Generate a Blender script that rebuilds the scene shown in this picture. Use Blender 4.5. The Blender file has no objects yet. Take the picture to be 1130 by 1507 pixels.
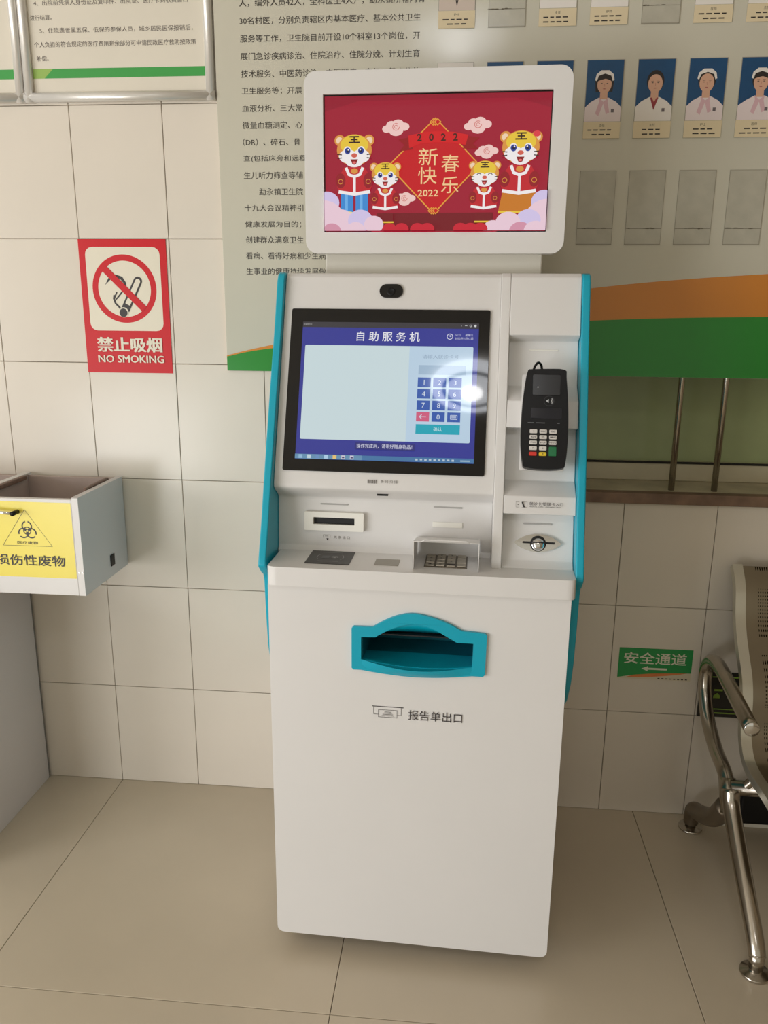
import bpy, bmesh, math, random
from mathutils import Matrix, Vector
from mathutils.geometry import tessellate_polygon
random.seed(7)
sc = bpy.context.scene
COL = sc.collection
PI = math.pi

# ------------------------------------------------------------ camera, world, light, exposure
cam_d = bpy.data.cameras.new('camera')
cam_d.sensor_fit = 'VERTICAL'; cam_d.sensor_height = 36.0; cam_d.sensor_width = 36.0
cam_d.lens = 1172.19 / 1507 * 36.0
cam_d.clip_start = .02
cam = bpy.data.objects.new('camera', cam_d); COL.objects.link(cam)
_r = Vector((.9957, .0921, .0085)); _u = Vector((-.0309, .2441, .9693)); _f = Vector((-.0872, .9654, -.2459))
cam.matrix_world = Matrix(((_r.x, _u.x, -_f.x, 1.0364), (_r.y, _u.y, -_f.y, -2.184), (_r.z, _u.z, -_f.z, 1.4701), (0, 0, 0, 1)))
sc.camera = cam

world = bpy.data.worlds.new('hall_light'); sc.world = world; world.use_nodes = True
bg = world.node_tree.nodes['Background']
bg.inputs[0].default_value = (1.0, .935, .76, 1); bg.inputs[1].default_value = .45

def area_light(name, loc, target, sx, sy, power, color):
    d = bpy.data.lights.new(name, 'AREA'); d.shape = 'RECTANGLE'; d.size = sx; d.size_y = sy
    d.energy = power; d.color = color
    o = bpy.data.objects.new(name, d); COL.objects.link(o)
    o.location = loc
    o.rotation_euler = (Vector(target) - Vector(loc)).to_track_quat('-Z', 'Y').to_euler()
    return o
area_light('daylight_from_doorway', (-1.35, -3.7, .42), (.6, 0, .7), 1.0, .9, 27, (.95, .98, 1.0))
area_light('daylight_from_side_window', (-4.2, -3.9, 1.25), (.8, -.2, .75), 2.6, 2.0, 122, (.98, .98, 1.0))
sc.view_settings.view_transform = 'Standard'; sc.view_settings.look = 'None'
sc.view_settings.exposure = 0.25; sc.view_settings.gamma = 1.0
sc.view_settings.use_curve_mapping = False

# ------------------------------------------------------------ materials
def s2l(c):
    return tuple(((v / 255) / 12.92 if v / 255 <= .04045 else ((v / 255 + .055) / 1.055) ** 2.4) for v in c)
_M = {}
def mat(name, rgb, rough=.5, metal=0., noise=0., nscale=8., bump=0., bscale=200., emit=0., coat=0., spec=.5, lin=False):
    if name in _M: return _M[name]
    m = bpy.data.materials.new(name); m.use_nodes = True
    nt = m.node_tree; p = nt.nodes['Principled BSDF']
    c = tuple(rgb) if lin else s2l(rgb)
    p.inputs['Base Color'].default_value = (*c, 1); p.inputs['Roughness'].default_value = rough
    p.inputs['Metallic'].default_value = metal; p.inputs['Specular IOR Level'].default_value = spec
    if coat: p.inputs['Coat Weight'].default_value = coat; p.inputs['Coat Roughness'].default_value = .05
    if noise or bump:
        tc = nt.nodes.new('ShaderNodeTexCoord')
    if noise:
        n = nt.nodes.new('ShaderNodeTexNoise'); n.inputs['Scale'].default_value = nscale; n.inputs['Detail'].default_value = 5
        nt.links.new(tc.outputs['Object'], n.inputs['Vector'])
        r = nt.nodes.new('ShaderNodeValToRGB')
        r.color_ramp.elements[0].position = .3; r.color_ramp.elements[1].position = .7
        r.color_ramp.elements[0].color = (*[v * (1 - noise) for v in c], 1)
        r.color_ramp.elements[1].color = (*[min(1, v * (1 + noise)) for v in c], 1)
        nt.links.new(n.outputs['Fac'], r.inputs['Fac']); nt.links.new(r.outputs['Color'], p.inputs['Base Color'])
    if bump:
        n = nt.nodes.new('ShaderNodeTexNoise'); n.inputs['Scale'].default_value = bscale
        nt.links.new(tc.outputs['Object'], n.inputs['Vector'])
        b = nt.nodes.new('ShaderNodeBump'); b.inputs['Strength'].default_value = bump; b.inputs['Distance'].default_value = .001
        nt.links.new(n.outputs['Fac'], b.inputs['Height']); nt.links.new(b.outputs['Normal'], p.inputs['Normal'])
    if emit:
        p.inputs['Base Color'].default_value = (.01, .01, .01, 1)
        p.inputs['Emission Color'].default_value = (*c, 1); p.inputs['Emission Strength'].default_value = emit
    _M[name] = m
    return m
def scr(rgb, e=.85):      # a lit pixel colour behind glossy screen glass
    return mat('screen_%02x%02x%02x' % tuple(rgb), rgb, rough=.035, emit=e)
def ink(rgb):
    return mat('ink_%02x%02x%02x' % tuple(rgb), rgb, rough=.45)

M_tile = mat('cream_glazed_tile', (224, 215, 202), rough=.2, spec=.22, noise=.03, nscale=3, bump=.25, bscale=9)
M_grout = mat('grey_grout', (146, 133, 113), rough=.9, noise=.2, nscale=30)
M_floor = mat('beige_polished_floor_tile', (204, 191, 170), rough=.24, noise=.06, nscale=2.2, bump=.1, bscale=5)
M_fgrout = mat('dark_floor_grout', (92, 80, 64), rough=.9)
M_white = mat('white_powder_coat', (222, 220, 218), rough=.32, noise=.01, nscale=5, bump=.08, bscale=400)
M_teal = mat('teal_powder_coat', (0, 164, 190), rough=.32)
M_black = mat('black_plastic', (9, 9, 12), rough=.38, spec=.3)
M_glass = mat('black_screen_glass', (5, 5, 7), rough=.04)
M_dark = mat('dark_slot', (20, 20, 22), rough=.6)
M_steel = mat('brushed_steel', (184, 177, 166), rough=.22, metal=1, bump=.1, bscale=60, noise=.1, nscale=12)
M_chrome = mat('chrome', (225, 225, 225), rough=.07, metal=1)
M_alu = mat('aluminium_frame', (226, 222, 216), rough=.33, metal=.4)
M_board = mat('pale_grey_acrylic_board', (203, 199, 183), rough=.13, noise=.02, nscale=2)
M_paper = mat('cream_paper', (224, 217, 202), rough=.3, noise=.02, nscale=6)
M_grey = mat('grey_laminate', (212, 207, 207), rough=.4, noise=.02, nscale=4)
M_lam = mat('white_laminate', (222, 219, 216), rough=.4, noise=.03, nscale=6)
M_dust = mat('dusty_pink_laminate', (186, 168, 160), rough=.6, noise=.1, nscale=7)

# ------------------------------------------------------------ object helpers
def link(name, me, parent=None, kind=None, label=None):
    o = bpy.data.objects.new(name, me); COL.objects.link(o)
    if parent: o.parent = parent
    if kind: o['kind'] = kind
    if label: o['label'] = label
    return o
def tag(o, label, cat, group=None):
    o['label'] = label; o['category'] = cat
    if group: o['group'] = group
    return o
def thing(name, label, cat, loc=(0, 0, 0), rz=0., group=None):
    o = bpy.data.objects.new(name, None); COL.objects.link(o)
    o.location = loc; o.rotation_euler = (0, 0, rz); o.empty_display_size = .05
    return tag(o, label, cat, group)
def bevel(o, w, seg=2, ang=30):
    m = o.modifiers.new('bevel', 'BEVEL'); m.width = w; m.segments = seg; m.limit_method = 'ANGLE'; m.angle_limit = math.radians(ang)
    for p in o.data.polygons: p.use_smooth = True
    w_ = o.modifiers.new('wn', 'WEIGHTED_NORMAL'); w_.keep_sharp = True
    return o
def mesh_of(bm, mats, name='m', smooth=False):
    bmesh.ops.recalc_face_normals(bm, faces=bm.faces[:])
    me = bpy.data.meshes.new(name); bm.to_mesh(me); bm.free()
    for m in (mats if isinstance(mats, (list, tuple)) else [mats]): me.materials.append(m)
    if smooth:
        for p in me.polygons: p.use_smooth = True
    return me
def add_box(bm, x0, x1, y0, y1, z0, z1, mi=0):
    v = [bm.verts.new(p) for p in ((x0, y0, z0), (x1, y0, z0), (x1, y1, z0), (x0, y1, z0), (x0, y0, z1), (x1, y0, z1), (x1, y1, z1), (x0, y1, z1))]
    for f in ((0, 3, 2, 1), (4, 5, 6, 7), (0, 1, 5, 4), (1, 2, 6, 5), (2, 3, 7, 6), (3, 0, 4, 7)):
        bm.faces.new([v[i] for i in f]).material_index = mi
def boxes(name, lst, m, parent=None, bev=0., seg=2, kind=None, label=None):
    bm = bmesh.new()
    for b in lst: add_box(bm, *b)
    o = link(name, mesh_of(bm, m, name), parent, kind, label)
    if bev: bevel(o, bev, seg)
    return o
def prism_x(name, prof, x0, x1, m, parent=None, bev=0., seg=2, sharp=30):
    """extrude a (y,z) profile along x"""
    bm = bmesh.new()
    a = [bm.verts.new((x0, y, z)) for y, z in prof]; b = [bm.verts.new((x1, y, z)) for y, z in prof]
    n = len(prof)
    bm.faces.new(a); bm.faces.new(b[::-1])
    for i in range(n): bm.faces.new((a[i], b[i], b[(i + 1) % n], a[(i + 1) % n]))
    o = link(name, mesh_of(bm, m, name), parent)
    if bev: bevel(o, bev, seg, sharp)
    return o
def rrect_pts(x0, x1, y0, y1, r, n=6):
    if not isinstance(r, (tuple, list)): r = (r,) * 4
    out = []
    for (cx, cy, a0, rr) in ((x1 - r[0], y1 - r[0], 0, r[0]), (x0 + r[1], y1 - r[1], 90, r[1]), (x0 + r[2], y0 + r[2], 180, r[2]), (x1 - r[3], y0 + r[3], 270, r[3])):
        if rr <= 1e-6: out.append((cx, cy)); continue
        for i in range(n + 1):
            a = math.radians(a0 + 90 * i / n); out.append((cx + rr * math.cos(a), cy + rr * math.sin(a)))
    return out
def plate(name, outer, holes, d, m, parent=None, mw=None, bev=0., seg=2):
    """outline in XY with holes, thickness d from z=-d to 0"""
    bm = bmesh.new()
    loops = [outer] + holes
    flat = [p for l in loops for p in l]
    tris = tessellate_polygon([[Vector((p[0], p[1], 0)) for p in l] for l in loops])
    top = [bm.verts.new((p[0], p[1], 0)) for p in flat]; bot = [bm.verts.new((p[0], p[1], -d)) for p in flat]
    for t in tris:
        try: bm.faces.new([top[i] for i in t]); bm.faces.new([bot[i] for i in t][::-1])
        except ValueError: pass
    k = 0
    for l in loops:
        n = len(l)
        for i in range(n):
            j = (i + 1) % n
            bm.faces.new((top[k + i], top[k + j], bot[k + j], bot[k + i]))
        k += n
    bmesh.ops.dissolve_limit(bm, angle_limit=.01, verts=[], edges=[e for e in bm.edges if len(e.link_faces) == 2 and e.calc_face_angle(1) < .01]) if not holes else None
    o = link(name, mesh_of(bm, m, name), parent)
    if mw is not None: o.matrix_local = mw
    if bev: bevel(o, bev, seg, 40)
    return o
def smooth_path(pts, n=6):
    P = [Vector(p) for p in pts]; out = []
    for i in range(len(P) - 1):
        p0 = P[i - 1] if i else P[0] * 2 - P[1]; p1 = P[i]; p2 = P[i + 1]; p3 = P[i + 2] if i + 2 < len(P) else P[-1] * 2 - P[-2]
        for k in range(n):
            t = k / n
            out.append(.5 * ((2 * p1) + (p2 - p0) * t + (2 * p0 - 5 * p1 + 4 * p2 - p3) * t * t + (3 * p1 - p0 - 3 * p2 + p3) * t ** 3))
    out.append(P[-1]); return out
def tube(name, pts, r, m, parent=None, seg=14, sm=6, label=None, flat=1.0, side=(1, 0, 0)):
    """swept tube; r number or (r0, r1); flat scales along `side`"""
    P = smooth_path(pts, sm) if sm else [Vector(p) for p in pts]
    bm = bmesh.new(); rings = []; N = len(P); side = Vector(side)
    prev = None
    for i, p in enumerate(P):
        t = (P[min(i + 1, N - 1)] - P[max(i - 1, 0)]).normalized()
        ref = side if abs(t.dot(side)) < .95 else Vector((0, 0, 1))
        a = (ref - t * ref.dot(t)).normalized(); b = t.cross(a)
        rr = r if not isinstance(r, (tuple, list)) else r[0] + (r[1] - r[0]) * i / (N - 1)
        rings.append([bm.verts.new(p + a * rr * flat * math.cos(2 * PI * k / seg) + b * rr * math.sin(2 * PI * k / seg)) for k in range(seg)])
    for i in range(N - 1):
        for k in range(seg): bm.faces.new((rings[i][k], rings[i][(k + 1) % seg], rings[i + 1][(k + 1) % seg], rings[i + 1][k]))
    bm.faces.new(rings[0][::-1]); bm.faces.new(rings[-1])
    me = mesh_of(bm, m, name, True)
    return link(name, me, parent, None, label)
def lathe(name, prof, m, parent=None, loc=(0, 0, 0), seg=28, mw=None, emis=None):
    bm = bmesh.new(); rings = []
    for r, z in prof: rings.append([bm.verts.new((max(r, 1e-5) * math.cos(2 * PI * k / seg), max(r, 1e-5) * math.sin(2 * PI * k / seg), z)) for k in range(seg)])
    for i in range(len(prof) - 1):
        for k in range(seg): bm.faces.new((rings[i][k], rings[i][(k + 1) % seg], rings[i + 1][(k + 1) % seg], rings[i + 1][k]))
    bm.faces.new(rings[0][::-1]); bm.faces.new(rings[-1])
    o = link(name, mesh_of(bm, m, name, True), parent)
    bevel(o, .0006, 1, 50)
    if mw is not None: o.matrix_local = mw
    else: o.location = loc
    return o

# ------------------------------------------------------------ flat print builder
_txt = {}
def text_mesh(s, bold):
    if (s, bold) in _txt: return _txt[(s, bold)]
    c = bpy.data.curves.new('t', 'FONT'); c.body = s; c.resolution_u = 2; c.offset = bold
    o = bpy.data.objects.new('t', c); COL.objects.link(o)
    bpy.context.view_layer.update()
    me = bpy.data.meshes.new_from_object(o.evaluated_get(bpy.context.evaluated_depsgraph_get()))
    vs = [(v.co.x, v.co.y) for v in me.vertices]; fs = [tuple(p.vertices) for p in me.polygons]
    bpy.data.objects.remove(o); bpy.data.curves.remove(c); bpy.data.meshes.remove(me)
    _txt[(s, bold)] = (vs, fs); return vs, fs
class Art:
    """coloured flat shapes printed on a surface; local x right, y up, z out of the surface"""
    def __init__(s, step=.00012): s.v = []; s.f = []; s.mi = []; s.mats = []; s.z = 0; s.step = step; s.T = lambda x, y: (x, y)
    def m(s, m):
        if m not in s.mats: s.mats.append(m)
        return s.mats.index(m)
    def up(s): s.z += s.step
    def raw(s, vs, fs, m, tr=True):
        k = len(s.v); i = s.m(m); s.up()
        s.v += [(*(s.T(x, y) if tr else (x, y)), s.z) for x, y in vs]
        s.f += [tuple(k + a for a in f) for f in fs]; s.mi += [i] * len(fs)
    def poly(s, pts, m, holes=()):
        loops = [list(pts)] + [list(h) for h in holes]
        tris = tessellate_polygon([[Vector((p[0], p[1], 0)) for p in l] for l in loops])
        s.raw([p for l in loops for p in l], tris, m)
    def rect(s, x0, x1, y0, y1, m): s.raw([(x0, y0), (x1, y0), (x1, y1), (x0, y1)], [(0, 1, 2, 3)], m)
    def rrect(s, x0, x1, y0, y1, r, m): s.poly(rrect_pts(min(x0, x1), max(x0, x1), min(y0, y1), max(y0, y1), r, 4), m)
    def ell(s, cx, cy, rx, ry, m, n=20, rot=0.):
        c_, s_ = math.cos(rot), math.sin(rot)
        s.raw([(cx + rx * math.cos(a) * c_ - ry * math.sin(a) * s_, cy + rx * math.cos(a) * s_ + ry * math.sin(a) * c_) for a in [2 * PI * i / n for i in range(n)]], [tuple(range(n))], m)
    def ring(s, cx, cy, r0, r1, m, n=40, a0=0., a1=360.):
        k = n + 1; vs = []
        for i in range(k):
            a = math.radians(a0 + (a1 - a0) * i / n); vs += [(cx + r0 * math.cos(a), cy + r0 * math.sin(a)), (cx + r1 * math.cos(a), cy + r1 * math.sin(a))]
        s.raw(vs, [(2 * i, 2 * i + 1, 2 * i + 3, 2 * i + 2) for i in range(n)], m)
    def line(s, pts, w, m):
        vs = []; fs = []
        for i, p in enumerate(pts):
            q = pts[min(i + 1, len(pts) - 1)]; o = pts[max(i - 1, 0)]
            dx, dy = q[0] - o[0], q[1] - o[1]; l = math.hypot(dx, dy) or 1; nx, ny = -dy / l * w / 2, dx / l * w / 2
            vs += [(p[0] + nx, p[1] + ny), (p[0] - nx, p[1] - ny)]
        fs = [(2 * i, 2 * i + 1, 2 * i + 3, 2 * i + 2) for i in range(len(pts) - 1)]
        s.raw(vs, fs, m)
    def text(s, t, x, y, h, m, width=None, align='L', bold=0., yflip=1, fat=0.):
        """h = height of the glyphs; x,y = left (or centre) and vertical centre"""
        vs, fs = text_mesh(t, bold)
        if not vs: return
        x0 = min(v[0] for v in vs); x1 = max(v[0] for v in vs); y0 = min(v[1] for v in vs); y1 = max(v[1] for v in vs)
        sy = h / (y1 - y0); sx = (width / (x1 - x0)) if width else sy
        ox = x if align == 'L' else x - (x1 - x0) * sx / 2
        for dx in ((0,) if not fat else (-fat * h, 0, fat * h)):
            s.raw([(ox + dx + (a - x0) * sx, y + yflip * (b - (y0 + y1) / 2) * sy) for a, b in vs], fs, m)
    def build(s, name, parent, mw, label=None):
        me = bpy.data.meshes.new(name); me.from_pydata(s.v, [], s.f); me.update()
        for m in s.mats: me.materials.append(m)
        me.polygons.foreach_set('material_index', s.mi)
        # every print faces +z
        bm = bmesh.new(); bm.from_mesh(me)
        for f in bm.faces:
            if f.normal.z < 0: f.normal_flip()
        bm.to_mesh(me); bm.free()
        o = link(name, me, parent, None, label)
        o.matrix_local = mw
        return o
def wall_frame(x, y, z):      # facing -y, x right, local y up
    return Matrix(((1, 0, 0, x), (0, 0, -1, y), (0, 1, 0, z), (0, 0, 0, 1)))

# ============================================================ SETTING
X0, TW, TH = .004, .25, .33
OX0, OX1, OZ0, OZ1 = 1.25 + X0, 3.0 + X0, .966, 1.65
wb = boxes('wall_back', [(-3, OX0, .006, .24, 0, 3), (OX1, 3.6, .006, .24, 0, 3), (OX0, OX1, .006, .24, 0, OZ0 - .012), (OX0, OX1, .006, .24, OZ1, 3)], M_grout, kind='structure')
_tm = {}
def tile_mesh(w, h, d, b, m, flatz=False):
    key = (round(w, 4), round(h, 4), m.name)
    if key in _tm: return _tm[key]
    bm = bmesh.new()
    A = [(0, 0), (w, 0), (w, h), (0, h)]; B = [(b, b), (w - b, b), (w - b, h - b), (b, h - b)]
    f = (lambda x, y, z: (x, y, z)) if flatz else (lambda x, y, z: (x, -z, y))
    r0 = [bm.verts.new(f(x, y, 0)) for x, y in A]; r1 = [bm.verts.new(f(x, y, d - b)) for x, y in A]; r2 = [bm.verts.new(f(x, y, d)) for x, y in B]
    for p, q in ((r0, r1), (r1, r2)):
        for i in range(4): bm.faces.new((p[i], p[(i + 1) % 4], q[(i + 1) % 4], q[i]))
    bm.faces.new(r2); bm.faces.new(r0[::-1])
    _tm[key] = mesh_of(bm, m, 'tile'); return _tm[key]
G = .0009
for i in range(-12, 14):
    for j in range(9):
        x, z, w, h = X0 + i * TW + G, j * TH + G, TW - 2 * G, TH - 2 * G
        if x + .01 > OX0 and x < OX1 - .01:
            if j in (3, 4): continue
            if j == 2: h = OZ0 - z - .001
        o = link('wall_tile', tile_mesh(w, h, .0065, .0009, M_tile), wb)
        o.location = (x, .0065, z)
        o.rotation_euler = (random.uniform(-.0022, .0022), 0, random.uniform(-.0022, .0022))
FT = .8006
fl = boxes('floor', [(-3, 3.6, -5.2, .24, -.1, -.004)], M_fgrout, kind='structure')
for i in range(-3, 4):
    for j in range(6):
        xa, xb = max(-2.99, X0 + i * FT + .0008), min(3.59, X0 + (i + 1) * FT - .0008)
        if xb - xa < .02: continue
        y1 = (-.0008 - j * FT - .004) if j else .0055; w = xb - xa; h = (FT - .0016) if j else .8094
        o = link('floor_tile', tile_mesh(w, h, .006, .0008, M_floor, True), fl)
        o.location = (xa, y1 - h, -.006)
boxes('ceiling', [(-3, 3.6, -5.2, .24, 3.0, 3.1)], mat('ceiling_paint', (222, 216, 206), rough=.8), kind='structure')
boxes('added_wall_right', [(3.6, 3.75, -5.2, .24, -.1, 3.1)], mat('added_wall_brown', (150, 134, 110), rough=.7), kind='structure')  # unseen brown wall, added out of view to darken the right side

# window behind the board: brown sill strip, pale frame, frosted green glass, steel bars
win = bpy.data.objects.new('window_1', None); COL.objects.link(win); win['kind'] = 'structure'; win.location = (OX0, 0, OZ0)
def L(x0, x1, y0, y1, z0, z1): return (x0 - OX0, x1 - OX0, y0, y1, z0 - OZ0, z1 - OZ0)
M_sill = mat('brown_stone_sill', (124, 98, 80), rough=.5, noise=.35, nscale=14)
M_wf = mat('cream_window_frame', (206, 198, 172), rough=.45, noise=.05, nscale=9)
boxes('sill_strip', [L(OX0, OX1, -.012, .022, .962, .992)], M_sill, win, .002)
boxes('sill', [L(OX0, OX1, .022, .24, .954, .991)], mat('sill_paint', (206, 196, 168), rough=.6, noise=.15, nscale=12), win, .001)
boxes('window_frame', [L(OX0, OX1, .168, .215, .991, 1.048), L(OX0, OX0 + .05, .17, .215, 1.048, 1.60), L(OX1 - .05, OX1, .17, .215, 1.048, 1.60), L(OX0, OX1, .17, .215, 1.60, OZ1), L(2.1, 2.14, .172, .213, 1.048, 1.6)], M_wf, win, .004)
boxes('frame_groove', [L(OX0, OX1, .165, .17, 1.043, 1.049)], mat('black_gasket', (30, 27, 22), rough=.7), win)
gm = mat('frosted_green_glass', (176, 190, 140), rough=.3, noise=.12, nscale=5)
gm.node_tree.nodes['Principled BSDF'].inputs['Transmission Weight'].default_value = .15
boxes('pane', [L(OX0 + .04, 2.1, .186, .192, 1.04, 1.61), L(2.14, OX1 - .04, .186, .192, 1.04, 1.61)], gm, win)
boxes('room_beyond', [L(OX0 - .3, OX1 + .3, 1.4, 1.45, .4, 2.6)], mat('green_wall_beyond', (120, 136, 96), rough=.8, noise=.2, nscale=2), win)
for xb in (1.6365, 1.752, 2.33, 2.445, 2.93):
    bar = tube('bar', [(xb - OX0, .045, .991 - OZ0), (xb - OX0, .045, OZ1 - OZ0)], .0085, M_steel, win, 12, 0)

# ============================================================ BOARD WITH TEXT (right, behind the kiosk)
BX0, BX1, BZ0, BZ1 = .405, 3.3, 1.3046, 2.85
board = thing('display_board', 'large pale grey wall board with black Chinese text and green and orange bottom band', 'notice board', (BX0, 0, BZ0))
boxes('panel', [(0, BX1 - BX0, -.014, -.001, 0, BZ1 - BZ0)], M_board, board, .0008)
a = Art()
def T(x, z): return (x - BX0, z - BZ0)
def cub(pts, n=10):
    q = smooth_path([(p[0], p[1], 0) for p in pts], n); return [(v.x, v.y) for v in q]
gtop = cub([(.405, 1.343), (.518, 1.365), (.9, 1.412), (1.366, 1.447), (1.82, 1.461), (2.5, 1.465), (3.3, 1.45)])
otop = cub([(.405, 1.346), (.518, 1.373), (.9, 1.452), (1.366, 1.528), (1.82, 1.567), (2.5, 1.60), (3.3, 1.61)])
a.T = lambda x, z: T(x, z)
a.poly([(.405, 1.3052)] + [(3.3, 1.3052)] + otop[::-1], mat('print_orange', (214, 136, 52), rough=.2, noise=.03, nscale=2))
a.poly([(.405, 1.3052)] + [(3.3, 1.3052)] + gtop[::-1], mat('print_green', (38, 140, 48), rough=.2))
a.build('colour_band', board, wall_frame(0, -.0142, 0))
a = Art(.00002); a.T = lambda x, z: T(x, z)
K = mat('print_charcoal', (52, 46, 42), rough=.4)
lines = ['人，编外人员42人，全科医生4人），勐永镇所辖内有', '30名村医，分别负责辖区内基本医疗、基本公共卫生', '服务等工作，卫生院目前开设10个科室13个岗位，开', '展门急诊疾病诊治、住院治疗、住院分娩、计划生育',
 '技术服务、中医药诊治、中医理疗、康复、基本公共', '卫生服务等；开展', '血液分析、三大常', '微量血糖测定、心', '（DR）、碎石、骨', '查(包括床旁和远程', '生儿听力筛查等辅', '　　勐永镇卫生院', '十九大会议精神引', '健康发展为目的；', '创建群众满意卫生', '看病、看得好病和少生病', '生事业的健康持续发展做']
for k, s in enumerate(lines):
    z = 2.2005 - k * .0396; ind = 0
    st = s.lstrip('　'); ind = (len(s) - len(st)) * .0196
    x = .4705 + ind - (.003 * (k / 16))
    w = sum(.0098 if c in '0123456789()DR' else .0196 for c in st) - (.008 if st[-1] in '；，' else .002)
    a = Art(.00002); a.T = lambda x, z: T(x, z)
    a.text(st, x, z - (.001 if st[-1] == '；' else 0), .0172, K, width=w - (.006 if st.startswith('（') else 0))
    a.build('text_line', board, wall_frame(0, -.0146, 0))

# ---- portrait pockets
skin = ink((214, 168, 142)); hairm = ink((38, 30, 28)); whitec = ink((232, 226, 220)); pinkc = ink((214, 176, 184)); blueb = mat('portrait_blue', (18, 72, 116), rough=.35, noise=.08, nscale=30)
cardm = mat('name_card_cream', (222, 206, 172), rough=.5); plastm = mat('pocket_plastic', (184, 180, 165), rough=.18, noise=.07, nscale=25); plaste = mat('pocket_edge', (158, 153, 138), rough=.15)
dirt = ink((96, 88, 72)); redc = ink((150, 52, 60)); lipc = ink((168, 92, 86))
def card_text(a, w, h, seed):
    rnd = random.Random(seed)
    a.text(rnd.choice(['主任', '护士', '医师', '护师']), w / 2, h * .76, .0065, K, align='C')
    for yy in (.46, .2):
        n = rnd.choice((3, 4)); xx = w * (.12 if n == 4 else .24)
        for q in range(n):
            ww = w * rnd.uniform(.1, .17); a.rect(xx, xx + ww, h * yy, h * yy + .0028, K); xx += ww + w * .05
def pocket(x, ztop, style, label, group, seed=0):
    W_, H_, c = .0885, .1755, .0385
    z0 = ztop - H_
    t = thing('photo_pocket', label, 'photo', (x, -.0142, z0), group=group)
    boxes('sleeve', [(0, W_, -.0016, 0, 0, H_)], plastm if style in ('empty',) else plaste, t, .0004)
    a = Art(.00004)
    e = .0012
    if style == 'empty':
        rnd = random.Random(seed)
        a.rect(e * 1.6, W_ - e * 1.6, e * 1.5, H_ - e * 1.5, plastm)
        for (p, q) in (((0, W_), (0, e)), ((0, W_), (H_ - e, H_)), ((0, e), (0, H_)), ((W_ - e, W_), (0, H_))): a.rect(p[0], p[1], q[0], q[1], plaste)
        a.rect(.001, W_ - .001, c, c + .0009, dirt)
        for q in range(7):
            xx = rnd.uniform(.004, W_ - .02); a.ell(xx, c + rnd.uniform(.0002, .0018), rnd.uniform(.003, .008), rnd.uniform(.0006, .0016), dirt, 8)
        a.rect(.001, W_ - .001, .0012, .0026, plaste)
    else:
        if style in ('p1', 'p2', 'p3', 'p4', 'blue'):
            a.rect(e, W_ - e, c, H_ - e, blueb)
            if style != 'blue':
                cx = W_ * (.5 if style != 'p4' else .56)
                by = c; sh = by + .046
                body = whitec if style == 'p2' else ink((228, 214, 214))
                hy = by + .086; hr = .0205
                if style in ('p1',): a.poly([(cx - .02, hy - .02)] + [(cx + .0225 * math.cos(q), hy + .004 + .0245 * math.sin(q)) for q in [PI * (1 - k_ / 12) for k_ in range(13)]] + [(cx + .02, hy - .02)], hairm)
                a.poly([(e, by), (W_ - e, by), (W_ - e, sh - .014), (cx + .03, sh - .002), (cx + .012, sh + .007), (cx - .012, sh + .007), (cx - .03, sh - .002), (e, sh - .014)], body)
                a.poly([(cx - .009, sh + .004), (cx + .009, sh + .004), (cx + .0085, hy - .012), (cx - .0085, hy - .012)], skin)
                if style == 'p2': a.poly([(cx - .01, sh + .006), (cx, sh - .022), (cx + .01, sh + .006)], redc); a.poly([(cx - .007, sh + .008), (cx, sh - .004), (cx + .007, sh + .008)], skin)
                else:
                    a.poly([(cx - .012, sh + .008), (cx, sh - .002), (cx + .012, sh + .008), (cx + .01, sh - .002), (cx + .016, sh - .026), (cx + .008, sh - .03), (cx, sh - .006), (cx - .01, sh - .034), (cx - .018, sh - .028), (cx - .01, sh - .002)], pinkc)
                a.ell(cx, hy + .002, hr, hr * 1.18, hairm, 24)
                a.ell(cx, hy - .0035, hr * .83, hr * 1.0, skin, 24)
                if style in ('p1', 'p4'): a.poly([(cx - hr * .85, hy + .003), (cx - hr * .5, hy + .006), (cx + .002, hy + .009), (cx + hr * .6, hy + .006), (cx + hr * .85, hy + .002), (cx + hr * .7, hy + .017), (cx, hy + .0235), (cx - hr * .7, hy + .017)], hairm)
                if style != 'p2': a.poly([(cx - hr * 1.12, hy + .006), (cx - hr * .92, hy + .004), (cx - hr * .72, hy + .0155), (cx, hy + .0205), (cx + hr * .72, hy + .0155), (cx + hr * .92, hy + .004), (cx + hr * 1.12, hy + .006), (cx + hr * .98, hy + .019), (cx + hr * .45, hy + .0275), (cx - hr * .45, hy + .0275), (cx - hr * .98, hy + .019)], whitec)
                for sx in (-1, 1):
                    a.ell(cx + sx * .0067, hy - .0015, .0024, .0009, hairm, 10); a.line([(cx + sx * .0038, hy + .0022), (cx + sx * .0098, hy + .0018)], .0007, hairm)
                a.line([(cx, hy - .002), (cx + .0007, hy - .0085)], .0006, lipc); a.ell(cx, hy - .0135, .0035, .001, lipc, 10)
                a.rect(W_ * .72, W_ * .80, by + .020, by + .028, ink((110, 100, 104)))
        elif style == 'plain':
            a.rect(e, W_ - e, c, H_ - e, whitec)
        elif style == 'paper':
            a.rect(e, W_ - e, c, H_ - e, mat('portrait_pale', (206, 190, 178), rough=.4)); a.poly([(W_ * .46, c + .022), (W_ * .54, c + .022), (W_ * .5, c + .008)], hairm)
        a.rect(0, W_, .0, c - .0006, cardm)
        a.T = lambda x, y: (x, y)
        card_text(a, W_, c, seed)
    a.build('print', t, wall_frame(0, -.0017, 0))
    return t
PX, PP = 1.3242, .1204
R1, R2, R3 = 2.3095, 2.0595, 1.8105
g1 = 'photo pockets in the top row'; g2 = 'photo pockets in the middle row'; g3 = 'empty photo pockets in the bottom row'
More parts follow.
